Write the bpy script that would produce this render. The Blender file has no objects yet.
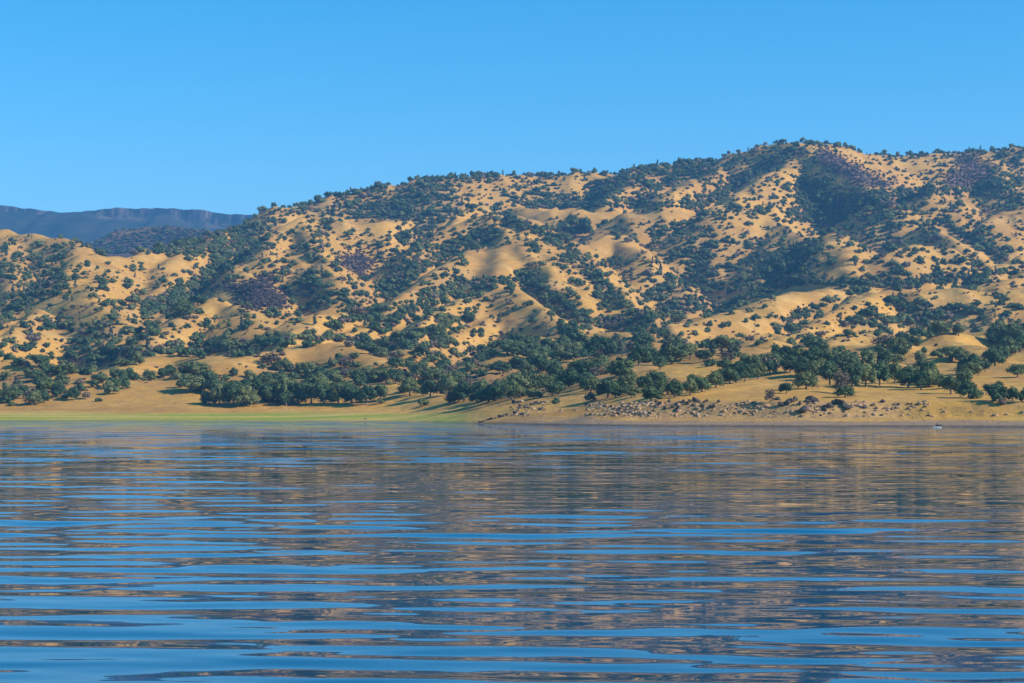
import bpy, math, random
import numpy as np
from mathutils import Vector

random.seed(11)
RNG = np.random.default_rng(11)
SC = bpy.context.scene
COL = SC.collection

# ------------------------------------------------------------------ camera figures
F = 1911.0          # focal length in pixels of a 1024 wide frame
HOR = 412.0         # row of the horizon
CAMZ = 4.0          # eye height over the water


def zof(py, d):
    return CAMZ + (HOR - py) * d / F


# ------------------------------------------------------------------ helpers
def link(o, parent=None):
    COL.objects.link(o)
    if parent is not None:
        o.parent = parent
    return o


def tag(o, label=None, cat=None, group=None, kind=None):
    if label: o['label'] = label
    if cat: o['category'] = cat
    if group: o['group'] = group
    if kind: o['kind'] = kind
    return o


def np_mesh(name, verts, faces, mats=(), smooth=False, attrs=None):
    """verts (n,3), faces: list of arrays (m,k)"""
    me = bpy.data.meshes.new(name)
    verts = np.asarray(verts, dtype=np.float32)
    if not isinstance(faces, (list, tuple)):
        faces = [faces]
    faces = [np.asarray(f, dtype=np.int32) for f in faces if len(f)]
    me.vertices.add(len(verts))
    me.vertices.foreach_set('co', verts.ravel())
    nl = sum(f.size for f in faces)
    npoly = sum(len(f) for f in faces)
    me.loops.add(nl)
    me.loops.foreach_set('vertex_index', np.concatenate([f.ravel() for f in faces]))
    me.polygons.add(npoly)
    tot = np.concatenate([np.full(len(f), f.shape[1], dtype=np.int32) for f in faces])
    start = np.concatenate([[0], np.cumsum(tot)[:-1]]).astype(np.int32)
    me.polygons.foreach_set('loop_start', start)
    me.polygons.foreach_set('loop_total', tot)
    if smooth:
        me.polygons.foreach_set('use_smooth', np.ones(npoly, dtype=bool))
    for m in mats:
        me.materials.append(m)
    if attrs:
        for k, v in attrs.items():
            v = np.asarray(v, dtype=np.float32)
            if v.ndim == 1:
                a = me.attributes.new(k, 'FLOAT', 'POINT')
                a.data.foreach_set('value', v)
            else:
                a = me.attributes.new(k, 'FLOAT_VECTOR', 'POINT')
                a.data.foreach_set('vector', v.ravel())
    me.update(calc_edges=True)
    return me


def grid_faces(nr, nc):
    i = np.arange(nr - 1)[:, None] * nc + np.arange(nc - 1)[None, :]
    return np.stack([i, i + 1, i + nc + 1, i + nc], -1).reshape(-1, 4)


# gradient noise
_P = np.random.default_rng(5).permutation(4096)
_G = np.random.default_rng(6).uniform(0, 2 * np.pi, 4096)


def perlin(x, y, seed=0):
    xi = np.floor(x).astype(np.int64); yi = np.floor(y).astype(np.int64)
    xf = x - xi; yf = y - yi

    def g(ix, iy, dx, dy):
        h = _P[(ix + _P[(iy + seed * 131) & 4095]) & 4095]
        a = _G[h]
        return np.cos(a) * dx + np.sin(a) * dy
    u = xf * xf * xf * (xf * (xf * 6 - 15) + 10)
    v = yf * yf * yf * (yf * (yf * 6 - 15) + 10)
    n00 = g(xi, yi, xf, yf); n10 = g(xi + 1, yi, xf - 1, yf)
    n01 = g(xi, yi + 1, xf, yf - 1); n11 = g(xi + 1, yi + 1, xf - 1, yf - 1)
    return ((n00 * (1 - u) + n10 * u) * (1 - v) + (n01 * (1 - u) + n11 * u) * v) * 1.5


def sstep(a, b, x):
    t = np.clip((x - a) / (b - a), 0, 1)
    return t * t * (3 - 2 * t)


# ------------------------------------------------------------------ node helpers
class NT:
    def __init__(s, name):
        s.m = bpy.data.materials.new(name); s.m.use_nodes = True
        s.t = s.m.node_tree; s.t.nodes.clear()
        s.out = s.n('ShaderNodeOutputMaterial')

    def n(s, typ, **kw):
        nd = s.t.nodes.new(typ)
        for k, v in kw.items():
            setattr(nd, k, v)
        return nd

    def l(s, a, b):
        s.t.links.new(a, b)

    def val(s, sock, v):
        if isinstance(v, bpy.types.NodeSocket): s.l(v, sock)
        else: sock.default_value = v

    def noise(s, vec, scale, detail=4, rough=0.55, dist=0.0):
        nd = s.n('ShaderNodeTexNoise')
        if vec is not None: s.l(vec, nd.inputs['Vector'])
        nd.inputs['Scale'].default_value = scale; nd.inputs['Detail'].default_value = detail
        nd.inputs['Roughness'].default_value = rough; nd.inputs['Distortion'].default_value = dist
        return nd

    def ramp(s, fac, p0, p1):
        nd = s.n('ShaderNodeMapRange', interpolation_type='SMOOTHSTEP')
        s.l(fac, nd.inputs[0]); nd.inputs[1].default_value = p0; nd.inputs[2].default_value = p1
        return nd.outputs[0]

    def math(s, op, a, b=0.0):
        nd = s.n('ShaderNodeMath', operation=op)
        s.val(nd.inputs[0], a); s.val(nd.inputs[1], b)
        return nd.outputs[0]

    def mix(s, fac, a, b, mode='MIX'):
        nd = s.n('ShaderNodeMix', data_type='RGBA', blend_type=mode)
        s.val(nd.inputs[0], fac)
        for q, v in ((6, a), (7, b)):
            if isinstance(v, tuple): v = (*v[:3], 1)
            s.val(nd.inputs[q], v)
        return nd.outputs[2]

    def attr(s, name):
        nd = s.n('ShaderNodeAttribute'); nd.attribute_name = name
        return nd

    def scaled(s, vec, sx, sy, sz, rz=0.0):
        nd = s.n('ShaderNodeMapping'); s.l(vec, nd.inputs[0])
        nd.inputs['Scale'].default_value = (sx, sy, sz); nd.inputs['Rotation'].default_value = (0, 0, rz)
        return nd.outputs[0]

    def finish(s, col, rough=0.9, spec=0.2, normal=None):
        b = s.n('ShaderNodeBsdfPrincipled')
        s.val(b.inputs['Base Color'], col if not isinstance(col, tuple) else (*col[:3], 1))
        s.val(b.inputs['Roughness'], rough)
        b.inputs['Specular IOR Level'].default_value = spec
        if normal is not None: s.l(normal, b.inputs['Normal'])
        s.l(b.outputs[0], s.out.inputs[0])
        return s.m


def simple_mat(name, a, b, scale, rough=0.85, spec=0.2):
    t = NT(name)
    co = t.n('ShaderNodeTexCoord').outputs['Object']
    n = t.noise(co, scale, 3)
    return t.finish(t.mix(t.ramp(n.outputs[0], 0.35, 0.65), a, b), rough, spec)


# ------------------------------------------------------------------ what grows where, as seen from the lake
# 16 x 8 px cells from row 140; digits = tree cover in tenths, p = brush, q = patchy brush
ROWS_A = [  # eight blocks of eight columns, twelve rows each: rows 140..236
    ["00000000"]*11 + ["11000000"],
    ["00000000"]*10 + ["00000025", "00pq0044"],
    ["00000000"]*4 + ["00000003", "00000268", "00056743" "", "03764555", "45565589", "85455689", "62155222", "46265443"],
    ["00000000"]*3 + ["00002333", "00377564", "45886233", "38876343", "89887434", "99687765", "98686275", "33774273", "36862572"],
    ["00000000"]*3 + ["47544125", "34622457", "44423976", "48533953", "77867967", "66777788", "50313013", "64156142", "46577364"],
    ["00000000", "00000146", "23676664", "66756556", "57656567", "76446563", "74354653", "83246634", "84665665", "01346654", "44374222", "66567332"],
    ["45455200", "467p1435", "854pp134", "513qpp25", "3224qpq2", "52782qpp", "54896277", "6599p876", "5799p846", "47898667", "53476456", "56346565"],
    ["23333445", "33245456", "2437p534", "3435pp76", "322ppp66", "535pp687", "87755576", "76455475", "66465377", "65553563", "64525633", "66526614"],
]
ROWS_B = [
    ["43115500", "3526547p", "56674112", "76766411", "77775343", "63684545", "43775354", "26865432", "56534355", "66356345", "44646336", "27577767"],
    ["p2ppp556", "54214466", "32145556", "53225485", "43344773", "54536855", "52469 7pp".replace(" ", ""), "6489745p", "6799751p", "56883524", "76444435", "77655356"],
    ["85244435", "52545445", "4435 qp5".replace(" ", "3"), "45444ppq", "366745p3", "p7375556", "p6686677", "pp576776", "pp575546", "75433236", "66223476", "35536546"],
    ["28755774", "54668623", "65786101", "68756100", "86466400", "73566666", "73786314", "35865545", "68544444", "86456634", "63466543", "52455523"],
    ["45425116", "45475203", "24475355", "16456454", "57367623", "55525636", "35653655", "35544455", "46453454", "35655556", "15566765", "26431245"],
    ["46566456", "26566367", "53566346", "25486467", "54576578", "65666688", "67566334", "67474456", "38856653", "57866341", "77765442", "77455334"],
    ["55754677", "44863576", "88832354", "88741347", "88631256", "77653676", "62322653", "62215333", "41244333", "22653342", "67533443", "64334666"],
    ["53623634", "52753754", "65464366", "43666666", "64666676", "77767765", "23212523", "44403543", "53302244", "46356455", "55343346", "34557767"],
]
ROWS_C = [
    ["26744577", "45625366", "53245753", "46427776", "11126753", "66765444", "67777665", "67576321", "45443200", "01100000", "00000000", "00000000"],
    ["65344445", "45457767", "66527345", "31003311", "24466253", "77756457", "33334777", "00013788", "00004888", "00000000", "00000000", "00000000"],
    ["56655445", "76223446", "55223234", "45114523", "77344545", "78665567", "67777788", "77888877", "45666565", "00000000", "00000000", "00000000"],
    ["44366446", "56665454", "56656745", "36667657", "57776325", "77778766", "66676888", "55577888", "13444554", "00334311", "00000000", "00000000"],
    ["45563441", "35464453", "56577676", "46754677", "56777775", "77788764", "88887556", "67645577", "33524434", "21000012", "00000000", "00000000"],
    ["35521462", "67876664", "66766666", "53524455", "64212577", "57456888", "67777543", "57641002", "23100035", "11211234", "00000000", "00000000"],
    ["33344445", "23563335", "67887776", "68888887", "68788777", "34787344", "65456110", "62123000", "52320001", "24310000", "00000000", "00000000"],
    ["64322367", "54323576", "44363674", "75443752", "76656421", "77753012", "44676246", "11453266", "00011052", "00000000", "00000000", "00000000"],
]
COVER = np.zeros((36, 64)); BRUSH = np.zeros((36, 64))
for bi, blk in enumerate((ROWS_A, ROWS_B, ROWS_C)):
    for w in range(8):
        for r in range(12):
            row = blk[w][r]
            for c in range(8):
                ch = row[c] if c < len(row) else '0'
                if ch == 'p': BRUSH[bi*12+r, w*8+c] = 1.0
                elif ch == 'q': BRUSH[bi*12+r, w*8+c] = 0.5
                else: COVER[bi*12+r, w*8+c] = int(ch) / 10.0


def _up(tab):
    yy = (np.arange(72) + .5) / 2 - .5; xx = (np.arange(256) + .5) / 4 - .5
    yy = np.clip(yy, 0, 34.999); xx = np.clip(xx, 0, 62.999)
    y0 = yy.astype(int)[:, None]; x0 = xx.astype(int)[None, :]; fy = (yy - y0[:, 0])[:, None]; fx = (xx - x0[0])[None, :]
    return (tab[y0, x0]*(1-fx) + tab[y0, x0+1]*fx)*(1-fy) + (tab[y0+1, x0]*(1-fx) + tab[y0+1, x0+1]*fx)*fy


FINE, FBR = _up(COVER), _up(BRUSH)
FX, FY = np.meshgrid(np.arange(256) * 4 + 2.0, 140 + np.arange(72) * 4 + 2.0)


def pdist(nodes):
    dm = np.full(FX.shape, 1e9)
    for (x0, y0), (x1, y1) in zip(nodes[:-1], nodes[1:]):
        L = (x1-x0)**2 + (y1-y0)**2
        tt = np.clip(((FX-x0)*(x1-x0) + (FY-y0)*(y1-y0)) / L, 0, 1)
        dm = np.minimum(dm, np.hypot(FX - x0 - tt*(x1-x0), FY - y0 - tt*(y1-y0)))
    return dm


# wooded gullies (width in px, cover) and bare crests
STRIPS = [
    (13,.9,[(2,322),(20,306),(35,291),(48,276),(60,262)]), (8,.8,[(2,300),(20,288),(40,272),(52,262)]),
    (12,.95,[(146,312),(160,301),(178,293),(195,285),(208,273),(216,262),(232,252),(250,245)]), (7,.8,[(214,245),(235,240),(256,231),(272,224)]),
    (13,.95,[(384,291),(400,281),(420,269),(440,256),(455,248),(475,240),(490,236)]), (11,.9,[(384,326),(400,316),(420,304),(440,293),(460,286),(485,283),(508,278)]),
    (8,.85,[(400,241),(415,233),(430,226),(445,218)]), (11,.85,[(553,239),(570,251),(585,264),(600,284),(615,300),(630,310),(642,322)]),
    (11,.85,[(520,276),(540,291),(555,305),(570,315),(590,322),(622,322)]), (6,.85,[(500,216),(520,225),(540,232),(552,238)]),
    (9,.9,[(588,202),(598,192),(610,184),(630,175),(655,166)]), (8,.85,[(640,203),(655,191),(670,181),(690,173),(710,166)]),
    (9,.9,[(685,206),(705,201),(720,193),(740,181),(760,169),(775,161),(800,151)]), (8,.85,[(514,204),(560,206),(600,205),(640,207),(668,205)]),
    (6,.8,[(652,236),(680,226),(700,216),(730,208),(762,212)]), (13,.95,[(795,214),(812,220),(830,218),(850,208),(868,201),(882,195)]),
    (22,.97,[(806,192),(816,204),(826,212)]), (10,.9,[(640,326),(665,311),(700,306),(720,310),(745,300),(766,291)]),
    (18,.97,[(775,272),(790,264),(800,252)]), (7,.9,[(768,331),(790,323),(806,313),(826,302),(846,292),(862,287)]),
    (6,.9,[(768,286),(800,283),(830,282),(870,284),(910,283),(940,281),(988,280)]), (8,.85,[(842,326),(880,323),(920,320),(950,313),(982,310)]),
    (9,.85,[(966,243),(990,250),(1005,261),(1024,258)]), (9,.85,[(896,196),(930,190),(960,190),(1000,185),(1024,178)]), (6,.85,[(938,221),(955,229),(972,240)]),
    (6,.9,[(128,359),(150,353),(170,348),(200,350),(250,350)]), (9,.9,[(58,371),(85,367),(110,361),(130,356)]), (7,.85,[(258,345),(300,338),(340,337),(370,345),(396,359)]),
    (7,.85,[(330,325),(350,318),(370,312),(386,308)]), (6,.8,[(300,309),(330,303),(384,298)]), (6,.8,[(292,245),(305,250),(315,260)]),
    (9,.85,[(512,347),(560,351),(600,349),(640,346)]), (8,.9,[(384,345),(420,335),(450,322),(475,312)]), (8,.85,[(640,300),(665,285),(690,275),(700,255)]),
    (6,.8,[(300,290),(312,300),(330,306)]), (8,.85,[(896,300),(910,312),(930,308)]), (5,.8,[(975,262),(990,275),(1015,268)]),
]
CRESTS = [
    (4,[(62,268),(75,258),(95,255),(125,259)]), (4,[(140,254),(165,247),(200,242)]), (3,[(8,328),(22,318),(45,305)]), (3,[(45,266),(58,262)]),
    (3,[(275,232),(300,220)]), (4,[(335,226),(385,226)]), (3.5,[(474,247),(455,257),(430,271),(405,291),(388,304)]), (3,[(436,235),(455,223),(478,209)]),
    (5,[(520,209),(545,214),(575,212),(600,215),(640,214),(690,215)]), (3.5,[(768,173),(738,193),(708,211)]), (4,[(812,147),(830,155),(850,168),(884,186)]),
    (3.5,[(676,324),(720,313),(750,303),(768,295)]), (5,[(780,294),(815,292),(850,290)]), (4,[(870,295),(900,292)]), (4,[(88,377),(128,365),(160,356),(186,356)]),
    (3,[(482,293),(505,287)]), (3,[(388,339),(415,323)]), (3,[(990,269),(1010,260),(1024,256)]), (3.5,[(514,252),(530,258),(545,268),(565,282),(580,291)]),
    (3.5,[(512,285),(530,297),(555,311),(575,326)]), (3,[(610,304),(630,320)]), (4,[(300,346),(345,345),(395,367)]), (3,[(640,338),(610,329),(580,329)]),
    (3,[(735,219),(770,224)]), (4,[(600,241),(622,241),(633,250)]), (3,[(960,292),(985,290)]), (3,[(955,240),(970,249)]), (3,[(990,222),(1024,216)]),
    (3,[(700,336),(740,327),(775,330)]), (4,[(700,392),(730,388),(765,383)]),
]
BARE = [(497,263,25,16),(612,248,20,9),(806,300,26,7),(945,297,10,9),(690,369,28,9),(215,308,12,10),(312,356,30,9),(160,397,52,16),(185,362,50,6),(845,262,8,14),(742,313,10,8),(160,262,22,7),(540,213,20,4),(980,350,20,5),(1010,380,20,9)]
SINK = np.zeros(FX.shape)
for wd, cv, nodes in STRIPS:
    dd = pdist(nodes)
    SINK = np.maximum(SINK, 1 - sstep(0, wd * 1.3, dd))
    FINE = np.maximum(FINE, cv * (1 - sstep(wd * .38, wd * .75, dd)))
for cx, cy, rx, ry in BARE:
    FINE = FINE * (.12 + .88 * sstep(.75, 1.1, np.hypot((FX - cx) / rx, (FY - cy) / ry)))
for wd, nodes in CRESTS:
    SINK = SINK * sstep(0, wd * 2.0, pdist(nodes))
    FINE = FINE * (.08 + .92 * sstep(wd * .6, wd * 1.2, pdist(nodes)))
FINE = FINE * (1 - sstep(.35, .7, FBR))
# open slopes thin out a little so that the strips read
FINE = np.where(FINE < .6, FINE * (.76 + .24 * FINE / .6), FINE)


def lookup(tab, px, py):
    gx = np.clip((px - 2) / 4.0, 0, 254.999); gy = np.clip((py - 142) / 4.0, 0, 70.999)
    x0 = gx.astype(int); y0 = gy.astype(int); fx = gx - x0; fy = gy - y0
    return ((tab[y0, x0] * (1-fx) + tab[y0, x0+1] * fx) * (1-fy) + (tab[y0+1, x0] * (1-fx) + tab[y0+1, x0+1] * fx) * fy)


# ------------------------------------------------------------------ terrain
SHX = [-400, 0, 300, 400, 440, 470, 500, 540, 620, 800, 900, 1024, 1400]
SHD = [870, 850, 840, 810, 750, 695, 640, 585, 535, 512, 512, 496, 480]


def sm_interp(px, xs, ys, r=45):
    px = np.asarray(px, float)
    o = np.linspace(-1, 1, 9); w = np.cos(o * 1.45); w /= w.sum()
    return sum(wi * np.interp(px + oi * r, xs, ys) for oi, wi in zip(o, w))


def shore(px):
    return sm_interp(px, SHX, SHD, 30) + 1.6 * perlin(np.asarray(px, float) / 45.0, np.asarray(px, float) * 0 + 7.7, 17)


TPX = [-400, 0, 130, 260, 400, 520, 650, 780, 900, 1024, 1400]
TAB = {
    1250: [368, 366, 364, 364, 362, 356, 346, 336, 330, 326, 320],
    1550: [330, 332, 332, 327, 327, 322, 316, 302, 298, 294, 288],
    1900: [290, 290, 296, 288, 284, 276, 280, 266, 262, 256, 250],
    2300: [250, 252, 275, 245, 237, 222, 232, 224, 220, 216, 210],
    2700: [262, 262, 285, 235, 204, 193, 192, 180, 174, 172, 168],
    3100: [285, 285, 300, 255, 225, 210, 205, 192, 188, 186, 184],
    3500: [310, 300, 270, 270, 250, 240, 235, 225, 220, 220, 220],
    4200: [310, 290, 270, 290, 280, 270, 265, 265, 260, 260, 260],
}
RIDGES = [
    (.46, 30, [(228,247,2250),(245,234,2350),(258,222,2450),(282,208,2550),(330,197,2600),(390,186,2650),(440,179,2650),(500,175,2700),(590,175,2750),(607,177,2750),(640,169,2700),(700,161,2700),(725,159,2700),(765,148,2650),(800,144,2600),(830,148,2650),(870,155,2750),(960,154,2800),(1000,150,2750),(1120,148,2750),(1400,150,2800)]),
    (.62, 10, [(800,145,2600),(828,163,2480),(858,183,2360),(892,202,2230)]),
    (.50, 15, [(800,146,2600),(768,171,2450),(738,191,2320),(708,211,2200)]),
    (.50, 15, [(640,172,2650),(610,190,2500),(600,200,2420)]),
    (.50, 15, [(725,165,2650),(690,172,2500),(670,183,2400),(655,193,2330)]),
    (.55, 15, [(985,156,2650),(962,165,2500),(945,176,2400),(930,187,2300)]),
    (.55, 15, [(985,156,2650),(1000,170,2480),(1012,188,2330)]),
    (.45, 25, [(-400,215,2250),(-60,226,2250),(0,230,2250),(30,235,2200),(58,239,2150),(80,247,2050)]),
    (.45, 20, [(0,232,2250),(8,262,1980),(15,290,1780),(0,312,1620)]),
    (.50, 20, [(62,270,1720),(75,257,1820),(95,254,1880),(125,259,1930),(142,252,2000),(165,246,2080),(200,241,2130),(232,230,2280)]),
    (.48, 20, [(95,256,1870),(92,285,1690),(112,320,1480)]),
    (.48, 20, [(180,246,2080),(165,275,1880),(140,305,1640)]),
    (.50, 15, [(35,306,1560),(20,320,1480),(-10,335,1400)]),
    (.50, 20, [(262,262,1900),(275,232,2120),(300,219,2230),(340,224,2240),(385,225,2250),(412,221,2300)]),
    (.45, 15, [(300,222,2200),(320,255,1950),(335,280,1780)]),
    (.50, 15, [(230,262,1950),(250,280,1780),(262,300,1640)]),
    (.50, 12, [(478,205,2350),(455,220,2230),(436,234,2130),(418,252,1980)]),
    (.50, 15, [(492,242,1940),(475,246,1890),(455,256,1820),(430,270,1740),(405,290,1630),(388,303,1560)]),
    (.50, 20, [(455,224,2120),(480,215,2140),(505,215,2140),(520,219,2100),(545,240,1950),(575,264,1800),(600,284,1670),(640,310,1500),(664,326,1420)]),
    (.45, 18, [(505,218,2100),(500,240,1960),(497,272,1730)]),
    (.45, 15, [(518,240,1960),(535,262,1800),(553,285,1660),(572,305,1540)]),
    (.50, 25, [(518,207,2460),(545,212,2400),(575,210,2400),(600,213,2400),(640,212,2400),(690,214,2400),(702,218,2350)]),
    (.50, 20, [(585,243,2120),(605,239,2150),(622,239,2150),(633,248,2080),(642,258,2000)]),
    (.45, 20, [(700,238,2150),(735,217,2300),(768,222,2250),(800,234,2120),(820,247,1980)]),
    (.50, 20, [(640,330,1340),(680,322,1400),(720,311,1470),(750,301,1520),(780,292,1570),(810,289,1600),(850,289,1620)]),
    (.50, 22, [(770,333,1290),(810,318,1350),(840,302,1420),(868,293,1480),(900,290,1500),(950,288,1500),(1000,287,1500),(1150,284,1500)]),
    (.50, 15, [(455,306,1500),(480,293,1590),(505,287,1640),(522,291,1600),(545,306,1500),(572,327,1370)]),
    (.50, 15, [(388,340,1220),(415,322,1370),(440,311,1460),(455,306,1500)]),
    (.50, 15, [(280,333,1290),(310,318,1400),(345,311,1450),(365,313,1440)]),
    (.42, 20, [(495,348,1130),(540,333,1240),(575,326,1290),(610,327,1290),(640,334,1240),(658,342,1180)]),
    (.50, 20, [(160,332,1380),(185,313,1480),(205,304,1540),(222,300,1570),(238,306,1520),(254,322,1420)]),
    (.40, 25, [(88,377,1050),(128,364,1110),(160,355,1150),(182,353,1160),(205,358,1130),(228,362,1110),(262,355,1140),(300,345,1190),(335,344,1190),(362,354,1130),(398,368,1040)]),
    (.40, 20, [(-200,362,1120),(0,363,1110),(30,362,1115),(62,367,1080)]),
    (.42, 15, [(880,346,930),(930,337,980),(980,334,1000),(1080,330,1000)]),
    (.42, 15, [(700,352,1010),(760,347,1020),(820,343,1030),(870,330,1130)]),
    (.45, 12, [(990,269,1650),(1010,260,1720),(1040,252,1800)]),
    (.50, 20, [(985,222,2100),(1003,216,2150),(1060,211,2150),(1200,205,2150)]),
    (.50, 15, [(935,222,2150),(952,231,2040),(970,248,1890)]),
    (.45, 20, [(832,232,2030),(842,250,1860),(846,272,1700)]),
    (.45, 15, [(880,255,1800),(905,247,1860),(930,246,1880)]),
    (.40, 60, [(60,262,4000),(105,246,3950),(128,231,3900),(150,228,3900),(172,227,3900),(200,230,3850),(235,236,3850),(300,240,3900)]),
]
# little headlands close to the right-hand shore
RIDGES += [
    (.35, 10, [(780,372,700),(830,374,690),(880,377,680),(920,382,650),(960,391,610),(985,399,575)]),
    (.30, 10, [(960,379,720),(990,372,760),(1030,366,780),(1150,360,800)]),
    (.30, 8, [(640,403,585),(700,394,610),(760,384,650)]),
]


def world(px, d):
    return (px - 512.0) * d / F


def terrain_z(px, d):
    """height of the land at image column px and depth d (arrays)"""
    px = np.asarray(px, float); d = np.asarray(d, float)
    x = world(px, d)
    t = d - shore(px)
    wr = sstep(560, 690, px); wm = sstep(385, 470, px) * (1 - wr); wl = 1 - wr - wm
    ds = sorted(TAB)
    tabz = [CAMZ + (HOR - sm_interp(px, TPX, TAB[q], 70)) * q / F for q in ds]
    bankn = perlin(x / 29.0, d / 200.0, 4) * 0.6 + perlin(x / 7.0, d / 90.0, 7) * 0.12
    zl = np.interp(t, [-400, -60, 0, 14, 60, 100, 130, 170], [-12, -4, 0, .45, 3.2, 5.5, 10, 17.5])
    tr = t + bankn * 3.0
    zr = np.interp(tr, [-400, -60, 0, 1.5, 26, 34, 41, 62, 130, 250], [-12, -4, 0, .5, 1.6, 2.6, 6.9, 8.2, 13, 21])
    zm = np.interp(t, [-400, -60, 0, 4, 30, 60, 130, 250], [-12, -4, 0, .3, 1.5, 3.2, 7.2, 15.5])
    zn = zl * wl + zm * wm + zr * wr
    # join the shore profile to the far table
    z = np.where(d <= ds[0], zn, 0)
    d0 = shore(px) + 170 * wl + 250 * (wr + wm)
    z0 = 17.5 * wl + 15.5 * wm + 21 * wr
    f = np.clip((d - d0) / (ds[0] - d0), 0, 1)
    zj = z0 + (tabz[0] - z0) * f
    z = np.where(d < d0, zn, zj)
    for k in range(len(ds) - 1):
        f = (d - ds[k]) / (ds[k+1] - ds[k])
        z = np.where(d > ds[k], tabz[k] + (tabz[k+1] - tabz[k]) * np.clip(f, 0, 1), z)
    z = z - 38 * sstep(1050, 1500, d) * (1 - .4 * sstep(2300, 2700, d))
    # warp so that spurs are not ruled lines
    wx = x + 13 * perlin(x / 170, d / 170, 11) * sstep(900, 1500, d) + 7 * perlin(x / 50, d / 50, 13) * sstep(700, 1200, d)
    wy = d + 13 * perlin(x / 170, d / 170, 12) * sstep(900, 1500, d)
    k = 5.0
    for s, w, nodes in RIDGES:
        P = np.array([(world(a, c), c, zof(b, c)) for a, b, c in nodes])
        for i in range(len(P) - 1):
            a, b = P[i], P[i+1]
            ab = b[:2] - a[:2]; L = ab @ ab
            tt = np.clip(((wx - a[0]) * ab[0] + (wy - a[1]) * ab[1]) / L, 0, 1)
            dx = wx - (a[0] + ab[0] * tt); dy = wy - (a[1] + ab[1] * tt)
            w_ = w * .55; dist = np.sqrt(dx * dx + dy * dy + w_ * w_) - w_
            q = a[2] + (b[2] - a[2]) * tt - s * (1.3 if b[1] > 900 else 1) * dist
            kk = np.where(d < 900, 1.5, k)
            h = np.clip(0.5 + 0.5 * (q - z) / kk, 0, 1)
            z = np.where(h > 0, z * (1 - h) + q * h + kk * h * (1 - h), z)
    am = sstep(120, 420, t) * (.45 + .55 * sstep(150, 300, px))
    n = 3.0 * perlin(x / 210, d / 210, 21) + 2.0 * perlin(x / 95, d / 95, 22)
    n += 6.5 * (0.3 - np.abs(perlin(x / 45, d / 120, 23)))
    n += 2.3 * perlin(x / 32, d / 32, 24) + 1.0 * perlin(x / 13, d / 13, 28)
    near = 0.45 * perlin(x / 30, d / 30, 25) + .3 * perlin(x / 9, d / 9, 26)
    return z + n * am + near * sstep(35, 90, t) + 0.12 * perlin(x / 5, d / 5, 27) * sstep(0, 10, t)


NC, NR = 640, 760
PXS = np.linspace(-230, 1254, NC)
DS = np.exp(np.linspace(math.log(440), math.log(4300), NR))
GPX, GD = np.meshgrid(PXS, DS)
GZ = terrain_z(GPX, GD)
GX = world(GPX, GD)


def blur(a, n):
    for ax in (0, 1):
        k = np.ones(2 * n + 1) / (2 * n + 1)
        p = np.pad(a, [(n, n) if q == ax else (0, 0) for q in (0, 1)], mode='edge')
        cs = np.cumsum(np.insert(p, 0, 0, axis=ax), axis=ax)
        a = (np.take(cs, range(2 * n + 1, cs.shape[ax]), axis=ax) - np.take(cs, range(0, cs.shape[ax] - 2 * n - 1), axis=ax)) / (2 * n + 1)
    return a


# the wooded strips are the gullies: let them sink a little between the grass spurs
PY0 = HOR - (GZ - CAMZ) * F / GD
GZ = GZ - blur(lookup(SINK, GPX, np.clip(PY0, 141, 420)), 3) * 13 * sstep(1000, 1400, GD) * (1 - sstep(2550, 2700, GD))
GPY = HOR - (GZ - CAMZ) * F / GD
CMIN = np.minimum.accumulate(GPY, axis=0)     # visible skyline so far, per column


def hit(px, py):
    """first point of land seen at pixel (px, py) -> depth or None (above the crest)"""
    c = (px - PXS[0]) / (PXS[1] - PXS[0])
    c0 = int(np.clip(round(c), 0, NC - 1))
    col = CMIN[:, c0]
    i = int(np.searchsorted(-col, -py, side='left'))
    if i >= NR: return None
    return DS[i]


def crest(px):
    c0 = int(np.clip(round((px - PXS[0]) / (PXS[1] - PXS[0])), 0, NC - 1))
    m = DS < 3300
    i = int(np.argmin(GPY[m, c0]))
    return DS[i], GPY[i, c0]


def ground(x, d):
    px = 512 + x * F / d
    c = np.clip((px - PXS[0]) / (PXS[1] - PXS[0]), 0, NC - 1.001)
    r = np.clip((np.log(d) - math.log(440)) / (math.log(4300) - math.log(440)) * (NR - 1), 0, NR - 1.001)
    c0 = np.floor(c).astype(int); r0 = np.floor(r).astype(int); fc = c - c0; fr = r - r0
    return (GZ[r0, c0]*(1-fc) + GZ[r0, c0+1]*fc)*(1-fr) + (GZ[r0+1, c0]*(1-fc) + GZ[r0+1, c0+1]*fc)*fr


# attributes of the ground
vis_py = GPY
tsh = GD - shore(GPX)
wr = sstep(455, 560, GPX)
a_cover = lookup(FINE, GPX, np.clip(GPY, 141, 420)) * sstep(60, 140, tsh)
a_brush = lookup(FBR, GPX, np.clip(GPY, 141, 420)) * (GD > 1000)
a_brush = np.maximum(a_brush, sstep(3300, 3500, GD) * (.98 - .3 * sstep(.1, .5, perlin(GX / 90, GD / 200, 61))))
a_green = (1 - sstep(48, 84, tsh + 12 * perlin(GX / 40, GD / 25, 31))) * (1 - sstep(445, 490, GPX))
a_green = np.maximum(a_green, (1 - sstep(12, 40, tsh)) * sstep(960, 1020, GPX) * 0.6)
a_gravel = (1 - sstep(18, 28, tsh + 5 * perlin(GX / 15, GD / 30, 33))) * wr
a_rock = sstep(27, 33, tsh) * (1 - sstep(40, 50, tsh)) * wr * sstep(500, 540, GPX) * (1 - sstep(860, 940, GPX))
a_wet = (1 - sstep(0.25, 0.7, GZ)) * (.35 + .65 * wr)

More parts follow.
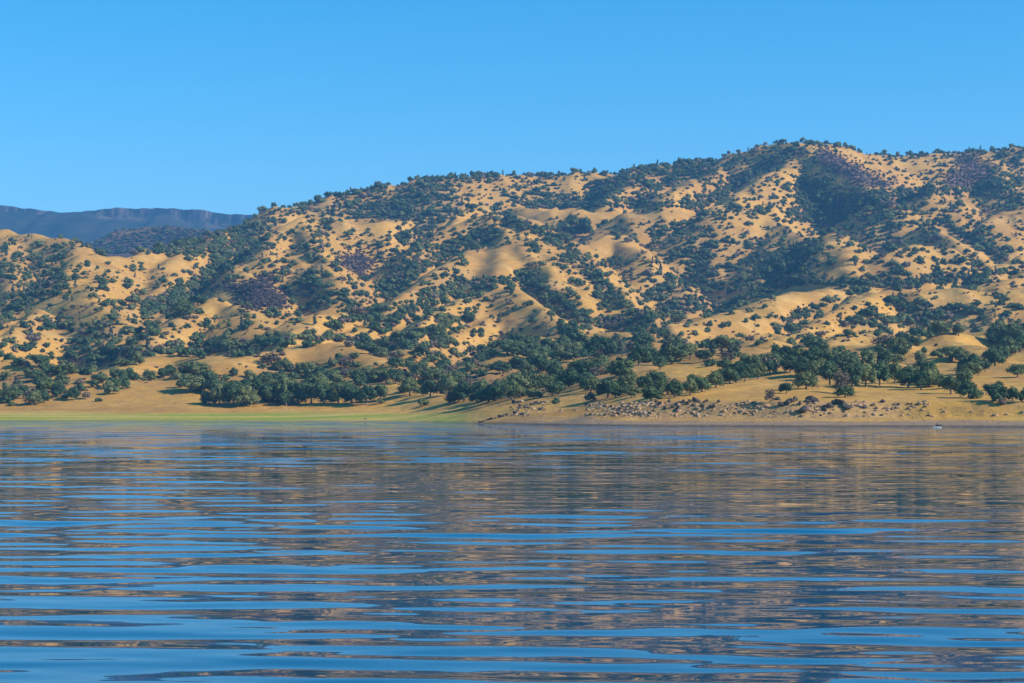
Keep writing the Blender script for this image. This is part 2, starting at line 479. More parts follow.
t = NT('dry_grass_ground')
co = t.n('ShaderNodeTexCoord').outputs['Object']
n1 = t.noise(co, 0.006, 5, .6); n2 = t.noise(co, 0.03, 5, .65); n3 = t.noise(t.scaled(co, .25, .25, 1.6), 0.35, 5, .7)
n4 = t.noise(co, 0.22, 4, .7)
c = t.mix(t.ramp(n1.outputs[0], .38, .62), (.55, .305, .062), (.42, .225, .052))
c = t.mix(t.ramp(n2.outputs[0], .46, .70), c, (.57, .345, .10))
c = t.mix(t.math('MULTIPLY', t.ramp(n3.outputs[0], .46, .68), .5), c, (.36, .185, .075))
n5 = t.noise(co, .085, 4, .7)
c = t.mix(t.math('MULTIPLY', t.ramp(n5.outputs[0], .52, .68), .45), c, (.33, .185, .075))
c = t.mix(t.math('MULTIPLY', t.ramp(n4.outputs[0], .50, .70), .55), c, (.31, .165, .07))
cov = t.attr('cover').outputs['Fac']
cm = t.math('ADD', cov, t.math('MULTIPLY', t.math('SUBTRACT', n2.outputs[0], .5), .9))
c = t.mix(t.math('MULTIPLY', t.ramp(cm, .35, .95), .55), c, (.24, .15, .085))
br = t.attr('brush').outputs['Fac']
bm_ = t.math('ADD', br, t.math('MULTIPLY', t.math('SUBTRACT', n2.outputs[0], .5), 1.0))
c = t.mix(t.math('MULTIPLY', t.ramp(bm_, .35, .75), .9), c, (.075, .055, .058))
gr = t.attr('green').outputs['Fac']
nb_ = t.noise(t.scaled(co, .006, .09, .0), 1.0, 4, .6)
g1 = t.mix(t.ramp(nb_.outputs[0], .42, .58), (.24, .30, .035), (.50, .37, .09))
g1 = t.mix(t.math('MULTIPLY', t.ramp(n4.outputs[0], .5, .7), .5), g1, (.36, .25, .12))
c = t.mix(gr, c, g1)
gv = t.attr('gravel').outputs['Fac']
gvc = t.mix(t.ramp(t.noise(co, 1.3, 4, .8).outputs[0], .4, .65), (.36, .245, .15), (.22, .15, .095))
gvc = t.mix(t.math('MULTIPLY', t.ramp(t.noise(t.scaled(co, .05, .7, 0), 1.0, 3, .6).outputs[0], .48, .62), .6), gvc, (.17, .125, .09))
c = t.mix(gv, c, gvc)
rk = t.attr('rock').outputs['Fac']
vor = t.n('ShaderNodeTexVoronoi'); t.l(t.scaled(co, 1, 1, 1), vor.inputs['Vector']); vor.inputs['Scale'].default_value = .7
rc = t.mix(vor.outputs['Color'], (.52, .32, .12), (.24, .15, .10))
c = t.mix(t.math('MULTIPLY', rk, .8), c, rc)
wt = t.attr('wet').outputs['Fac']
c = t.mix(t.math('MULTIPLY', wt, .85), c, (.075, .065, .055))
bump = t.n('ShaderNodeBump'); bump.inputs['Distance'].default_value = 1.2; bump.inputs['Strength'].default_value = .5
t.l(t.math('ADD', n4.outputs[0], n3.outputs[0]), bump.inputs['Height'])
M_GROUND = t.finish(c, .95, .1, bump.outputs[0])

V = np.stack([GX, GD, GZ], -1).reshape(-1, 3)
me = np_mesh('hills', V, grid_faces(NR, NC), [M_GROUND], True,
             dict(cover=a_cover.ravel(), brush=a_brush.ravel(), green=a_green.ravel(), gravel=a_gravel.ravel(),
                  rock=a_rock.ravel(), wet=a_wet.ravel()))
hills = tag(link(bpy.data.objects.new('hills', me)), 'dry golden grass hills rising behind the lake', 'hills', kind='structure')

# ------------------------------------------------------------------ far mesa
MPX = np.linspace(-420, 700, 420); MD = np.concatenate([np.linspace(4250, 6300, 40), np.linspace(6320, 7300, 160), np.linspace(7400, 9300, 12)])
mp, md = np.meshgrid(MPX, MD)
mx = world(mp, md)
top_py = np.interp(mp, [-420, -60, 0, 12, 30, 60, 85, 100, 115, 150, 178, 200, 215, 250, 300, 700],
                   [205, 206, 206, 207, 209, 212.5, 212, 210, 208.5, 208.5, 209.5, 210, 212, 214.5, 217, 230])
edge = 6850 + 70 * perlin(mx / 420, mx * 0 + 1.5, 41) + 30 * perlin(mx / 130, mx * 0 + 4.5, 42) + 8 * perlin(mx / 33, mx * 0 + 8.5, 43)
topz = zof(top_py, 6900)
hi = np.interp(mp, [-420, 0, 50, 62, 85, 120, 150, 225, 260, 700], [18, 20, 16, 6, 14, 48, 60, 62, 40, 30])
s_ = md - edge
hi = hi * (.72 + .3 * perlin(mx / 160, mx * 0 + 2.5, 48) + .3 * perlin(mx / 50, mx * 0 + 6.5, 49))
zt = topz - hi - np.clip(-s_, 0, None) * .33 + 20 * perlin(mx / 330, md / 330, 45) * sstep(0, 200, -s_)
zt = np.maximum(zt, zof(np.interp(mp, [-400, 0, 230, 700], [262, 258, 262, 300]), 5000) - 40)
zc = topz + np.clip(s_ - 30, 0, None) * -.02
step = sstep(0, 20, s_ + 6 * perlin(mx / 20, md / 60, 46))
mz = zt * (1 - step) + zc * step + 3.5 * perlin(mx / 40, md / 40, 47)
mz = np.where(md > 8200, mz - (md - 8200) * .4, mz)
t = NT('far_brush_and_cliff')
co = t.n('ShaderNodeTexCoord').outputs['Object']
n1 = t.noise(co, .006, 5, .65); n2 = t.noise(co, .03, 4, .7); n3 = t.noise(t.scaled(co, 1, .4, .22), .034, 6, .75)
c = t.mix(t.ramp(n1.outputs[0], .4, .62), (.02, .034, .022), (.04, .045, .03))
c = t.mix(t.math('MULTIPLY', t.ramp(n2.outputs[0], .55, .72), .35), c, (.10, .075, .06))
cl = t.attr('cliff').outputs['Fac']
c = t.mix(cl, c, t.mix(t.ramp(n3.outputs[0], .46, .62), (.012, .018, .018), (.13, .105, .095)))
sc_ = t.attr('scree').outputs['Fac']
c = t.mix(t.math('MULTIPLY', sc_, t.ramp(n2.outputs[0], .38, .58)), c, (.16, .12, .105))
M_MESA = t.finish(c, .95, .05)
cliff = sstep(-4, 6, s_) * (1 - sstep(26, 42, s_))
scree = sstep(-110, -30, s_) * (1 - sstep(-6, 0, s_)) * np.interp(mp, [-420, 88, 102, 120, 150, 200, 208, 222, 232, 700], [0, 0, .9, 1, .3, .2, .9, .9, 0, 0])
me = np_mesh('mesa', np.stack([mx, md, mz], -1).reshape(-1, 3), grid_faces(*mp.shape), [M_MESA], True,
             dict(cliff=cliff.ravel(), scree=scree.ravel()))
tag(link(bpy.data.objects.new('mountain', me)), 'flat topped blue mountain with a cliff band far behind the hills', 'mountain', kind='structure')

# ------------------------------------------------------------------ lake
def water_mesh():
    ys = [3.0]
    while ys[-1] < 1150:
        y = ys[-1]; ys.append(y + max(.085, .0036 * y))
    ys = np.array(ys); nc = 380
    us = np.linspace(-.5, .5, nc)
    Y, U = np.meshgrid(ys, us, indexing='ij')
    X = U * np.maximum(Y, 22)
    dy = np.maximum(.085, .0036 * Y)
    Z = np.zeros_like(X)
    rng = np.random.default_rng(77)
    n = 80
    for i in range(n):
        lam = math.exp(rng.normal(math.log(2.7), .55)); lam = min(max(lam, .8), 11)
        th = rng.normal(math.radians(2.5), math.radians(13))
        kx, ky = math.sin(th) * 2 * math.pi / lam, math.cos(th) * 2 * math.pi / lam
        slope = .0058 * rng.uniform(.6, 1.4)
        amp = slope * lam / (2 * math.pi)
        fade = np.clip(lam / dy / 5.0 - .5, 0, 1)
        Z += amp * fade * np.sin(kx * X + ky * Y + rng.uniform(0, 6.28))
    mod = .75 + .5 * perlin(X / 40, Y / 26, 51)
    Z = Z * mod - .0
    return np.stack([X, Y, Z], -1).reshape(-1, 3), grid_faces(len(ys), nc)


t = NT('lake_water')
co = t.n('ShaderNodeTexCoord').outputs['Object']
na = t.noise(t.scaled(co, .25, 1.0, 1), .30, 3, .5); nb = t.noise(t.scaled(co, .3, 1.0, 1), 1.7, 2, .5)
nz = t.noise(t.scaled(co, .02, .05, 1), 1.0, 2, .5)


def slope_of(nd, amp):
    v = t.n('ShaderNodeVectorMath', operation='SUBTRACT'); t.l(nd.outputs['Color'], v.inputs[0]); v.inputs[1].default_value = (.5, .5, .5)
    w = t.n('ShaderNodeVectorMath', operation='MULTIPLY'); t.l(v.outputs[0], w.inputs[0]); w.inputs[1].default_value = (amp * .22, amp, 0)
    return w.outputs[0]


sep = t.n('ShaderNodeSeparateXYZ'); t.l(co, sep.inputs[0])
far = t.ramp(sep.outputs['Y'], 50, 330)
v1 = t.n('ShaderNodeVectorMath', operation='SCALE'); t.l(slope_of(na, .95), v1.inputs[0])
t.l(t.math('MULTIPLY', t.math('MULTIPLY', far, t.math('ADD', .5, nz.outputs[0])), t.math('ADD', .55, t.math('MULTIPLY', t.ramp(sep.outputs['X'], 70, -60), .75))), v1.inputs['Scale'])
v2 = t.n('ShaderNodeVectorMath', operation='ADD'); t.l(v1.outputs[0], v2.inputs[0]); t.l(slope_of(nb, .034), v2.inputs[1])
geo = t.n('ShaderNodeNewGeometry')
v3 = t.n('ShaderNodeVectorMath', operation='ADD'); t.l(geo.outputs['Normal'], v3.inputs[0]); t.l(v2.outputs[0], v3.inputs[1])
v4 = t.n('ShaderNodeVectorMath', operation='NORMALIZE'); t.l(v3.outputs[0], v4.inputs[0])
M_WATER = t.finish((.0, .046, .11), .02, .5, v4.outputs[0])
b = [n for n in t.t.nodes if n.type == 'BSDF_PRINCIPLED'][0]; b.inputs['IOR'].default_value = 1.333; b.inputs['Specular Tint'].default_value = (.62, .96, 1, 1)
wv, wf = water_mesh()
lake = tag(link(bpy.data.objects.new('water', np_mesh('water', wv, wf, [M_WATER], True))), 'blue rippled lake reflecting the hills', 'lake', kind='structure')

# ------------------------------------------------------------------ foliage
def leaf_mat(name, a, b_, dry=None):
    t = NT(name)
    at = t.attr('tint').outputs['Fac']
    oi = t.n('ShaderNodeObjectInfo').outputs['Random']
    f = t.math('FRACT', t.math('ADD', at, oi))
    c = t.mix(f, a, b_)
    lf = t.attr('leaf').outputs['Fac']
    c = t.mix(t.math('MULTIPLY', lf, .5), c, tuple(min(1, v * 1.9) for v in b_))
    m = t.finish(c, .8, .15)
    return m


M_OAK = leaf_mat('oak_leaves', (.055, .086, .030), (.12, .14, .055))
M_DARK = leaf_mat('live_oak_leaves', (.029, .060, .027), (.062, .095, .040))
M_PINE = leaf_mat('pine_needles', (.055, .075, .055), (.085, .10, .075))
M_DRY = leaf_mat('dry_leaves', (.11, .085, .06), (.17, .13, .095))
M_BRUSH = leaf_mat('brush_twigs', (.056, .046, .050), (.095, .075, .070))
M_BARK = simple_mat('oak_bark', (.12, .09, .07), (.22, .18, .15), 2.0)


def lumpy(rng, n_sub=1, c=(0, 0, 0), r=(1, 1, 1), amp=.2):
    import bmesh
    bm = bmesh.new(); bmesh.ops.create_icosphere(bm, subdivisions=n_sub, radius=1)
    v = np.array([x.co[:] for x in bm.verts]); f = np.array([[q.index for q in fa.verts] for fa in bm.faces]); bm.free()
    v *= (1 + amp * rng.uniform(-1, 1, (len(v), 1)))
    return v * np.array(r) + np.array(c), f


def crown_geo(rng, kind, n_leaf, leaf):
    """unit-height tree crown: returns verts, tri/quad faces, leaf attribute; trunk foot at origin, top at z=1"""
    lobes = []
    if kind == 'pine':
        for k in range(9):
            zz = .25 + .72 * k / 8
            r = .17 * (1.05 - .78 * (k / 8)) * rng.uniform(.8, 1.25)
            a = rng.uniform(0, 6.28)
            lobes.append((np.array([.07 * math.cos(a), .07 * math.sin(a), zz]), np.array([r * 1.1, r * 1.1, r * .75])))
    elif kind == 'spread':
        for k in range(13):
            a = 6.28 * k / 13 * 1.618 * 2; q = rng.uniform(.1, .62)
            z = .72 - .32 * (q / .62) ** 2 + rng.uniform(-.08, .08)
            lobes.append((np.array([q * math.cos(a), q * math.sin(a), z]), np.array([.26, .26, .19]) * rng.uniform(.7, 1.15)))
    elif kind == 'bush':
        for k in range(6):
            a = rng.uniform(0, 6.28); q = rng.uniform(0, .5)
            lobes.append((np.array([q * math.cos(a), q * math.sin(a), .42 + rng.uniform(-.1, .2)]), np.array([.42, .42, .36]) * rng.uniform(.7, 1.15)))
    elif kind == 'low':
        for k in range(9):
            a = 6.28 * k * .618; q = rng.uniform(.04, .36)
            lobes.append((np.array([q * math.cos(a), q * math.sin(a), .52 - .5 * q + rng.uniform(-.16, .16)]), np.array([.27, .27, .27]) * rng.uniform(.65, 1.2)))
    else:
        for k in range(13):
            a = 6.28 * k * .618; q = rng.uniform(.05, .36)
            z = .60 - .22 * (q / .36) ** 2 + rng.uniform(-.22, .17)
            lobes.append((np.array([q * math.cos(a), q * math.sin(a), z]), np.array([.24, .24, .23]) * rng.uniform(.65, 1.2)))
    vs, fs3, lf = [], [], []
    off = 0
    for c_, r in lobes:
        v, f = lumpy(rng, 1, c_, r * .74, .22)
        vs.append(v); fs3.append(f + off); off += len(v); lf.append(np.zeros(len(v)))
    n = n_leaf
    li = rng.integers(0, len(lobes), n)
    C = np.array([lobes[i][0] for i in li]); R = np.array([lobes[i][1] for i in li])
    dirs = rng.normal(size=(n, 3)); dirs[:, 2] += .25; dirs /= np.linalg.norm(dirs, axis=1)[:, None]
    P = C + dirs * R * rng.uniform(.72, 1.12, (n, 1))
    nrm = dirs + rng.normal(size=(n, 3)) * .55; nrm /= np.linalg.norm(nrm, axis=1)[:, None]
    u = np.cross(nrm, rng.normal(size=(n, 3))); u /= np.linalg.norm(u, axis=1)[:, None]; w = np.cross(nrm, u)
    s1 = leaf * rng.uniform(.6, 1.4, (n, 1)); s2 = leaf * rng.uniform(.4, .9, (n, 1))
    q = np.stack([P - u * s1, P - w * s2, P + u * s1, P + w * s2], 1)
    q += rng.normal(size=q.shape) * leaf * .18
    vs.append(q.reshape(-1, 3)); fq = np.arange(4 * n).reshape(n, 4) + off
    lf.append(np.repeat(rng.uniform(0, 1, n) ** 2, 4))
    return np.concatenate(vs), np.concatenate(fs3), fq, np.concatenate(lf)


def tube(pts, rad, sides=6):
    pts = np.array(pts, float); vs, fs = [], []
    for i, p in enumerate(pts):
        d = pts[min(i+1, len(pts)-1)] - pts[max(i-1, 0)]; d /= np.linalg.norm(d)
        a = np.cross(d, [0.3, 1, .1]); a /= np.linalg.norm(a); b2 = np.cross(d, a)
        for k in range(sides):
            an = 2 * math.pi * k / sides
            vs.append(p + rad[i] * (math.cos(an) * a + math.sin(an) * b2))
    for i in range(len(pts) - 1):
        for k in range(sides):
            k2 = (k + 1) % sides
            fs.append([i*sides+k, i*sides+k2, (i+1)*sides+k2, (i+1)*sides+k])
    return np.array(vs), np.array(fs)


def trunk_geo(rng, kind):
    vs, fs, off = [], [], 0

    def add(p, r):
        nonlocal off
        v, f = tube(p, r); vs.append(v); fs.append(f + off); off += len(v)
    if kind == 'pine':
        add([(0, 0, -.05), (.01, 0, .35), (.0, .01, .95)], [.03, .02, .006])
    else:
        lean = rng.uniform(-.05, .05)
        add([(0, 0, -.06), (lean * .5, .01, .16), (lean, 0, .32)], [.05, .036, .028])
        for k in range(5):
            a = 6.28 * k / 5 + rng.uniform(-.3, .3); q = rng.uniform(.18, .34) * (1.5 if kind == 'spread' else 1)
            add([(lean * .8, 0, .27), (lean + q * .5 * math.cos(a), q * .5 * math.sin(a), .45), (lean + q * math.cos(a), q * math.sin(a), .62)], [.024, .016, .007])
    return np.concatenate(vs), np.concatenate(fs)


KINDS = {   # material, prototypes
    'oak': M_OAK, 'live': M_DARK, 'spread': M_OAK, 'pine': M_PINE, 'dry': M_DRY, 'bush': M_DARK}
SHAPE = {'oak': 'round', 'live': 'round', 'spread': 'spread', 'pine': 'pine', 'dry': 'round', 'bush': 'bush'}
NEARP, FARP = {}, {}
for k in KINDS:
    NEARP[k] = []
    for j in range(3):
        rng = np.random.default_rng(100 + j * 17 + len(k) * 3 + ord(k[0]))
        v, f3, fq, lf = crown_geo(rng, SHAPE[k], 900 if k != 'dry' else 420, .045)
        if k == 'dry':   # thin crown: little core
            f3 = f3[::4]
        cm_ = np_mesh(k + '_crown', v, [f3, fq], [KINDS[k]], False, dict(leaf=lf))
        tv, tf = trunk_geo(rng, SHAPE[k])
        NEARP[k].append((cm_, np_mesh(k + '_trunk', tv, tf, [M_BARK], True)))
    FARP[k] = []; FARP['tall_' + k] = []
    for j in range(4):
        rng = np.random.default_rng(300 + j * 13 + ord(k[1]))
        v, f3, fq, lf = crown_geo(rng, {'round': 'low'}.get(SHAPE[k], SHAPE[k]), 130, .08)
        FARP[k].append((v, f3, fq, lf))
        v, f3, fq, lf = crown_geo(rng, SHAPE[k], 120, .075)
        tv, tf = trunk_geo(rng, SHAPE[k]); n0 = len(v)
        FARP['tall_' + k].append((np.concatenate([v, tv * np.array([1.3, 1.3, 1])]), f3, np.concatenate([fq, tf + n0]), np.concatenate([lf, np.zeros(len(tv))])))

# ---- where the trees stand
TREES = []   # dict(x, d, z, h, w, kind, px, py(base), hp)


def put(px, py, hm, wide, kind, skyline=True):
    d = hit(px, py)
    if d is None:
        if not skyline: return False
        cd, cp = crest(px)
        if cp - py > 5: return False
        d = cd
    if d - shore(px) < 30: return False
    x = world(px, d)
    z = float(ground(np.array([x]), np.array([d]))[0])
    if z < 1.2: return False
    TREES.append(dict(x=x, d=d, z=z, h=hm, w=wide, kind=kind, px=px, py=py, hp=hm * F / d))
    return True


# trees that stand out along the shore: base column, base row, height and width in pixels, kind
PROM = [
    (785,362,24,26,'live'),(800,365,26,27,'oak'),(815,366,26,28,'live'),(832,368,28,28,'oak'),(850,369,28,28,'live'),(868,369,28,28,'oak'),(884,368,26,26,'live'),(774,369,20,24,'oak'),
    (790,373,24,26,'live'),(803,378,28,28,'live'),(817,381,30,30,'oak'),(830,385,33,30,'live'),(842,394,34,24,'dry'),(852,388,36,32,'live'),
    (866,387,34,30,'oak'),(880,386,34,32,'live'),(895,384,30,28,'oak'),(908,388,30,30,'live'),(921,390,27,27,'live'),(933,384,24,24,'oak'),
    (951,395,27,26,'live'),(968,398,26,28,'live'),(942,389,20,18,'oak'),(996,405,17,15,'live'),(1003,407,15,12,'dry'),(1013,401,21,17,'live'),(1024,402,24,18,'live'),
    (209,405,20,22,'live'),(220,406,30,28,'oak'),(233,407,34,30,'live'),(246,407,32,30,'oak'),(258,405,36,30,'live'),(234,376,13,13,'live'),
    (192,378,22,42,'spread'),(205,392,18,20,'oak'),(196,391,13,18,'live'),(135,381,14,18,'live'),(150,381,16,20,'oak'),(164,380,16,20,'live'),(176,380,14,16,'oak'),
    (58,398,22,22,'live'),(74,401,20,18,'live'),(29,405,22,16,'dry'),(44,403,17,18,'live'),(14,401,20,20,'oak'),(86,400,14,12,'dry'),(94,388,14,16,'live'),(108,389,14,17,'oak'),(121,386,14,15,'live'),
    (270,403,30,28,'live'),(284,404,40,30,'oak'),(298,404,34,30,'live'),(311,404,30,28,'oak'),(324,404,32,28,'live'),(338,404,30,26,'oak'),(352,404,28,28,'live'),(366,405,28,28,'live'),(380,402,26,26,'oak'),
    (318,386,20,22,'oak'),(345,368,20,22,'dry'),(333,367,14,12,'oak'),
    (556,382,28,26,'live'),(546,390,24,26,'oak'),(570,388,26,26,'live'),(528,390,26,26,'live'),(585,376,24,28,'live'),(600,372,22,26,'oak'),
    (616,398,18,24,'live'),(632,398,18,22,'oak'),(590,402,16,18,'dry'),(556,404,12,14,'live'),(645,392,24,26,'live'),(660,397,24,24,'oak'),(675,398,26,22,'live'),(690,396,24,22,'oak'),(702,392,24,20,'live'),
    (716,388,24,24,'oak'),(730,384,24,24,'live'),(745,382,26,26,'live'),(758,380,25,24,'oak'),(770,376,22,22,'live'),
    (660,370,20,24,'live'),(676,362,24,26,'oak'),(690,360,22,24,'oak'),(713,356,18,20,'pine'),(727,362,16,20,'dry'),(786,394,16,22,'live'),(770,404,20,16,'dry'),
    (985,372,18,18,'live'),(995,366,28,26,'live'),(1008,355,24,24,'oak'),(1020,352,24,24,'live'),(965,362,14,22,'oak'),
    (430,398,26,28,'live'),(448,396,30,26,'oak'),(464,402,28,28,'live'),(480,400,28,26,'oak'),(496,402,30,28,'live'),(512,400,28,26,'oak'),
    (410,396,26,26,'oak'),(396,384,24,26,'live'),(420,380,24,24,'oak'),
    (573,230,16,17,'oak'),(586,234,20,18,'live'),(572,236,12,14,'live'),(548,232,9,9,'oak'),
    (831,266,14,14,'live'),(856,263,10,9,'oak'),(172,311,14,13,'pine'),(178,310,12,11,'pine'),
]
for (px, py, hp, wp, k) in PROM:
    d = hit(px, py)
    if d is None: continue
    put(px, py, (.78 if py > 360 else .86) * hp * d / F, wp / hp, k)
NPROM = len(TREES)
pp = np.array([(q['px'], q['py'] - q['hp'] * .45, q['hp']) for q in TREES])

rs = random.Random(4)
for r in range(72):
    for c in range(256):
        cv = FINE[r, c]
        if cv <= .03: continue
        y0, x0 = 140 + r * 4, c * 4
        dm = hit(x0 + 2, min(y0 + 6, 418)) or crest(x0 + 2)[0]
        hm0 = np.interp(dm, [600, 900, 1300, 2000, 2700], [5.6, 5.9, 5.1, 5.1, 5.4])
        if cv < .35: hm0 *= .82
        area = .70 * (hm0 * 1.1 * F / dm) * (hm0 * .85 * F / dm)
        lam = -math.log(1 - min(cv * 1.05, .96)) * 16 / area * (.95 if y0 > 336 else .74 if cv < .8 else .9)
        n = int(lam) + (rs.random() < lam - int(lam))
        for _ in range(n):
            px, pc = x0 + rs.random() * 4, y0 + rs.random() * 4
            hm = min(hm0 * math.exp(rs.gauss(0, .30)), 20 * dm / F)
            hp = hm * F / dm
            py = pc + hp * .42
            if py > 330:
                dd = np.hypot(pp[:, 0] - px, (pp[:, 1] - pc) * 1.2)
                if (dd < pp[:, 2] * .26).any(): continue
            if py > 407 and px < 500 or py > 402 and px >= 500: continue
            u = rs.random()
            if pc < 250: k = 'oak' if u < .42 else 'live' if u < .87 else 'pine' if u < .91 else 'dry'
            elif pc < 340: k = 'oak' if u < .40 else 'live' if u < .76 else 'pine' if u < .82 else 'dry' if u < .90 else 'bush'
            else: k = 'oak' if u < .42 else 'live' if u < .82 else 'dry' if u < .89 else 'pine' if u < .93 else 'spread'
            wide = rs.uniform(.85, 1.6) if k != 'pine' else 1.0
            if k == 'pine': hm *= 1.3
            if k == 'bush': hm *= .5; wide = 1.0
            put(px, py, hm, wide * (1 if k != 'spread' else .8), k)
# the wooded low hill between the near slopes and the mountain
for _ in range(420):
    put(rs.uniform(96, 250), rs.uniform(230, 256), rs.uniform(4, 9), rs.uniform(1.0, 1.5), rs.choice(['live', 'live', 'oak', 'dry']), False)
# ridge-top trees seen against the sky
sky_seg = [(232,300,.11),(300,385,.17),(385,470,.17),(470,545,.22),(545,600,.13),(605,720,.20),(725,770,.14),(772,835,.20),(835,870,.16),(872,960,.24),(960,1030,.22),(1030,1250,.18),(-220,-10,.04)]
for a, b2, den in sky_seg:
    for _ in range(int((b2 - a) * den)):
        px = rs.uniform(a, b2); cd, cp = crest(px)
        d = cd + rs.uniform(-40, 25); x = world(px, d); z = float(ground(np.array([x]), np.array([d]))[0])
        hm = rs.uniform(5.5, 10.5); k = rs.choice(['oak', 'live', 'live', 'oak', 'live', 'dry'])
        TREES.append(dict(x=x, d=d, z=z, h=hm, w=rs.uniform(.8, 1.15), kind=k, px=px, py=HOR - (z - CAMZ) * F / d, hp=hm * F / d, tall=True))
# slopes the lake does not see, and to both sides of the view
for _ in range(2600):
    c = rs.randrange(NC); r_ = rs.randrange(300, NR - 80)
    out = PXS[c] < 0 or PXS[c] > 1024
    if not out and GPY[r_, c] < CMIN[r_, c] + .5: continue
    d, px = DS[r_], PXS[c]
    if rs.random() > (d / 3000) * (.5 if out else 1): continue
    hm = rs.uniform(6, 10)
    TREES.append(dict(x=GX[r_, c], d=d, z=GZ[r_, c], h=hm, w=1.0, kind=rs.choice(['oak', 'live']), px=px, py=GPY[r_, c], hp=hm * F / d, hid=True))

# ---- the largest 300 in the picture are trees of their own
cand = [q for q in TREES if not q.get('hid') and 2 < q['px'] < 1022]
cand.sort(key=lambda q: -q['hp'] * q['hp'] * q['w'])
solo, solo_ids = cand[:300], set(id(q) for q in cand[:300])
rest = [q for q in TREES if id(q) not in solo_ids]

ORD = ['first', 'second', 'third', 'fourth', 'fifth', 'sixth', 'seventh', 'eighth', 'ninth', 'tenth', 'eleventh', 'twelfth', 'thirteenth', 'fourteenth', 'fifteenth', 'sixteenth',
       'seventeenth', 'eighteenth', 'nineteenth', 'twentieth'] + ['twenty-' + q for q in ('first', 'second', 'third', 'fourth', 'fifth', 'sixth', 'seventh', 'eighth', 'ninth')]

LOOK = {'oak': ('olive green', 'oak'), 'live': ('dark green', 'oak'), 'spread': ('broad flat-topped', 'oak'), 'pine': ('slender grey-green', 'pine'), 'dry': ('thin brownish', 'tree'), 'bush': ('low dark', 'bush')}
NAME = {'oak': 'oak_tree', 'live': 'live_oak_tree', 'spread': 'spreading_oak_tree', 'pine': 'pine_tree', 'dry': 'dry_tree', 'bush': 'bush'}


def zone(q):
    x, y = q['px'], q['py']
    if y > 392:
        return ('behind the far left beach' if x < 130 else 'in the beach grove behind the green strip' if x < 300 else 'along the beach left of the rocky point' if x < 425
                else 'at the head of the rocky point' if x < 540 else 'above the orange rubble bank' if x < 700 else 'just above the shore boulders' if x < 880 else 'on the tan slope above the boat')
    if y > 372:
        return ('on the bench above the far left beach' if x < 128 else 'on the brown slope behind the beach' if x < 200 else 'at the back of the beach grove' if x < 300 else 'in the wood under the low bare knoll' if x < 420
                else 'in the wood above the rocky point' if x < 560 else 'in the shady wood above the rubble bank' if x < 700 else 'in the row above the shore bench' if x < 782
                else 'in the big grove above the boulders' if x < 880 else 'at the right end of the big grove' if x < 990 else 'at the right edge above the shore')
    if y > 352:
        return ('on the low left grass rise' if x < 130 else 'on the pale curved grass ridge' if x < 260 else 'on the low bare knoll' if x < 400 else 'in the hollow behind the rocky point wood' if x < 540
                else 'above the shady wood' if x < 640 else 'round the bare tan patch' if x < 740 else 'at the top of the big grove' if x < 880 else 'on the terraced slope at right' if x < 970 else 'in the dark clump by the right edge')
    if y > 325:
        return ('on the lower left hillside' if x < 200 else 'in the belt behind the low knoll' if x < 400 else 'on the lower central slope' if x < 560 else 'at the foot of the central valley' if x < 720
                else 'on the right golden bench' if x < 880 else 'below the long right bench')
    return 'on the upper left hillside' if x < 260 else 'on the upper central hills' if x < 640 else 'on the upper right hillside'


buckets = {}
for q in solo:
    buckets.setdefault((zone(q), q['kind']), []).append(q)
for (zn, k), L in buckets.items():
    L.sort(key=lambda q: q['px'])
    look, noun = LOOK[k]
    for i, q in enumerate(L):
        if len(L) == 1: lab = f'only {look} {noun} {zn}'
        elif i == 0: lab = f'leftmost {look} {noun} {zn}'
        elif i == len(L) - 1: lab = f'rightmost {look} {noun} {zn}'
        else: lab = f'{look} {noun}, {ORD[i]} from left, {zn}'
        q['label'] = lab
for i, q in enumerate(solo):
    k = q['kind']; cm_, tm = NEARP[k][i % 3]
    root = bpy.data.objects.new(NAME[k], None); link(root); root.empty_display_size = 1
    root.location = (q['x'], q['d'], q['z'] - .1)
    root.rotation_euler = (0, 0, rs.uniform(0, 6.28))
    tag(root, q['label'], LOOK[k][1], 'trees standing on the lower hillsides')
    wd = q['w'] * (1.04 if k != 'spread' else .86)
    if k == 'bush': wd = 1.0
    root.scale = (q['h'] * wd, q['h'] * wd * rs.uniform(.9, 1.1), q['h'])
    link(bpy.data.objects.new('crown', cm_), root)
    link(bpy.data.objects.new('trunk', tm), root)


def merge(name, items, protos, mat):
    vs, f3s, fqs, lfs, tn = [], [], [], [], []
    off = 0
    for q in items:
        v, f3, fq, lf = protos(q)
        a = rs.uniform(0, 6.28); ca, sa = math.cos(a), math.sin(a)
        wd = q['h'] * q['w']
        m = np.empty_like(v)
        m[:, 0] = (v[:, 0] * ca - v[:, 1] * sa) * wd + q['x']
        m[:, 1] = (v[:, 0] * sa + v[:, 1] * ca) * wd + q['d']
        m[:, 2] = v[:, 2] * q['h'] + q['z'] - .2
        vs.append(m); f3s.append(f3 + off); fqs.append(fq + off); off += len(v)
        lfs.append(lf); tn.append(np.full(len(v), rs.random()))
    me = np_mesh(name, np.concatenate(vs), [np.concatenate(f3s), np.concatenate(fqs)], [mat], False,
                 dict(leaf=np.concatenate(lfs), tint=np.concatenate(tn)))
    return me


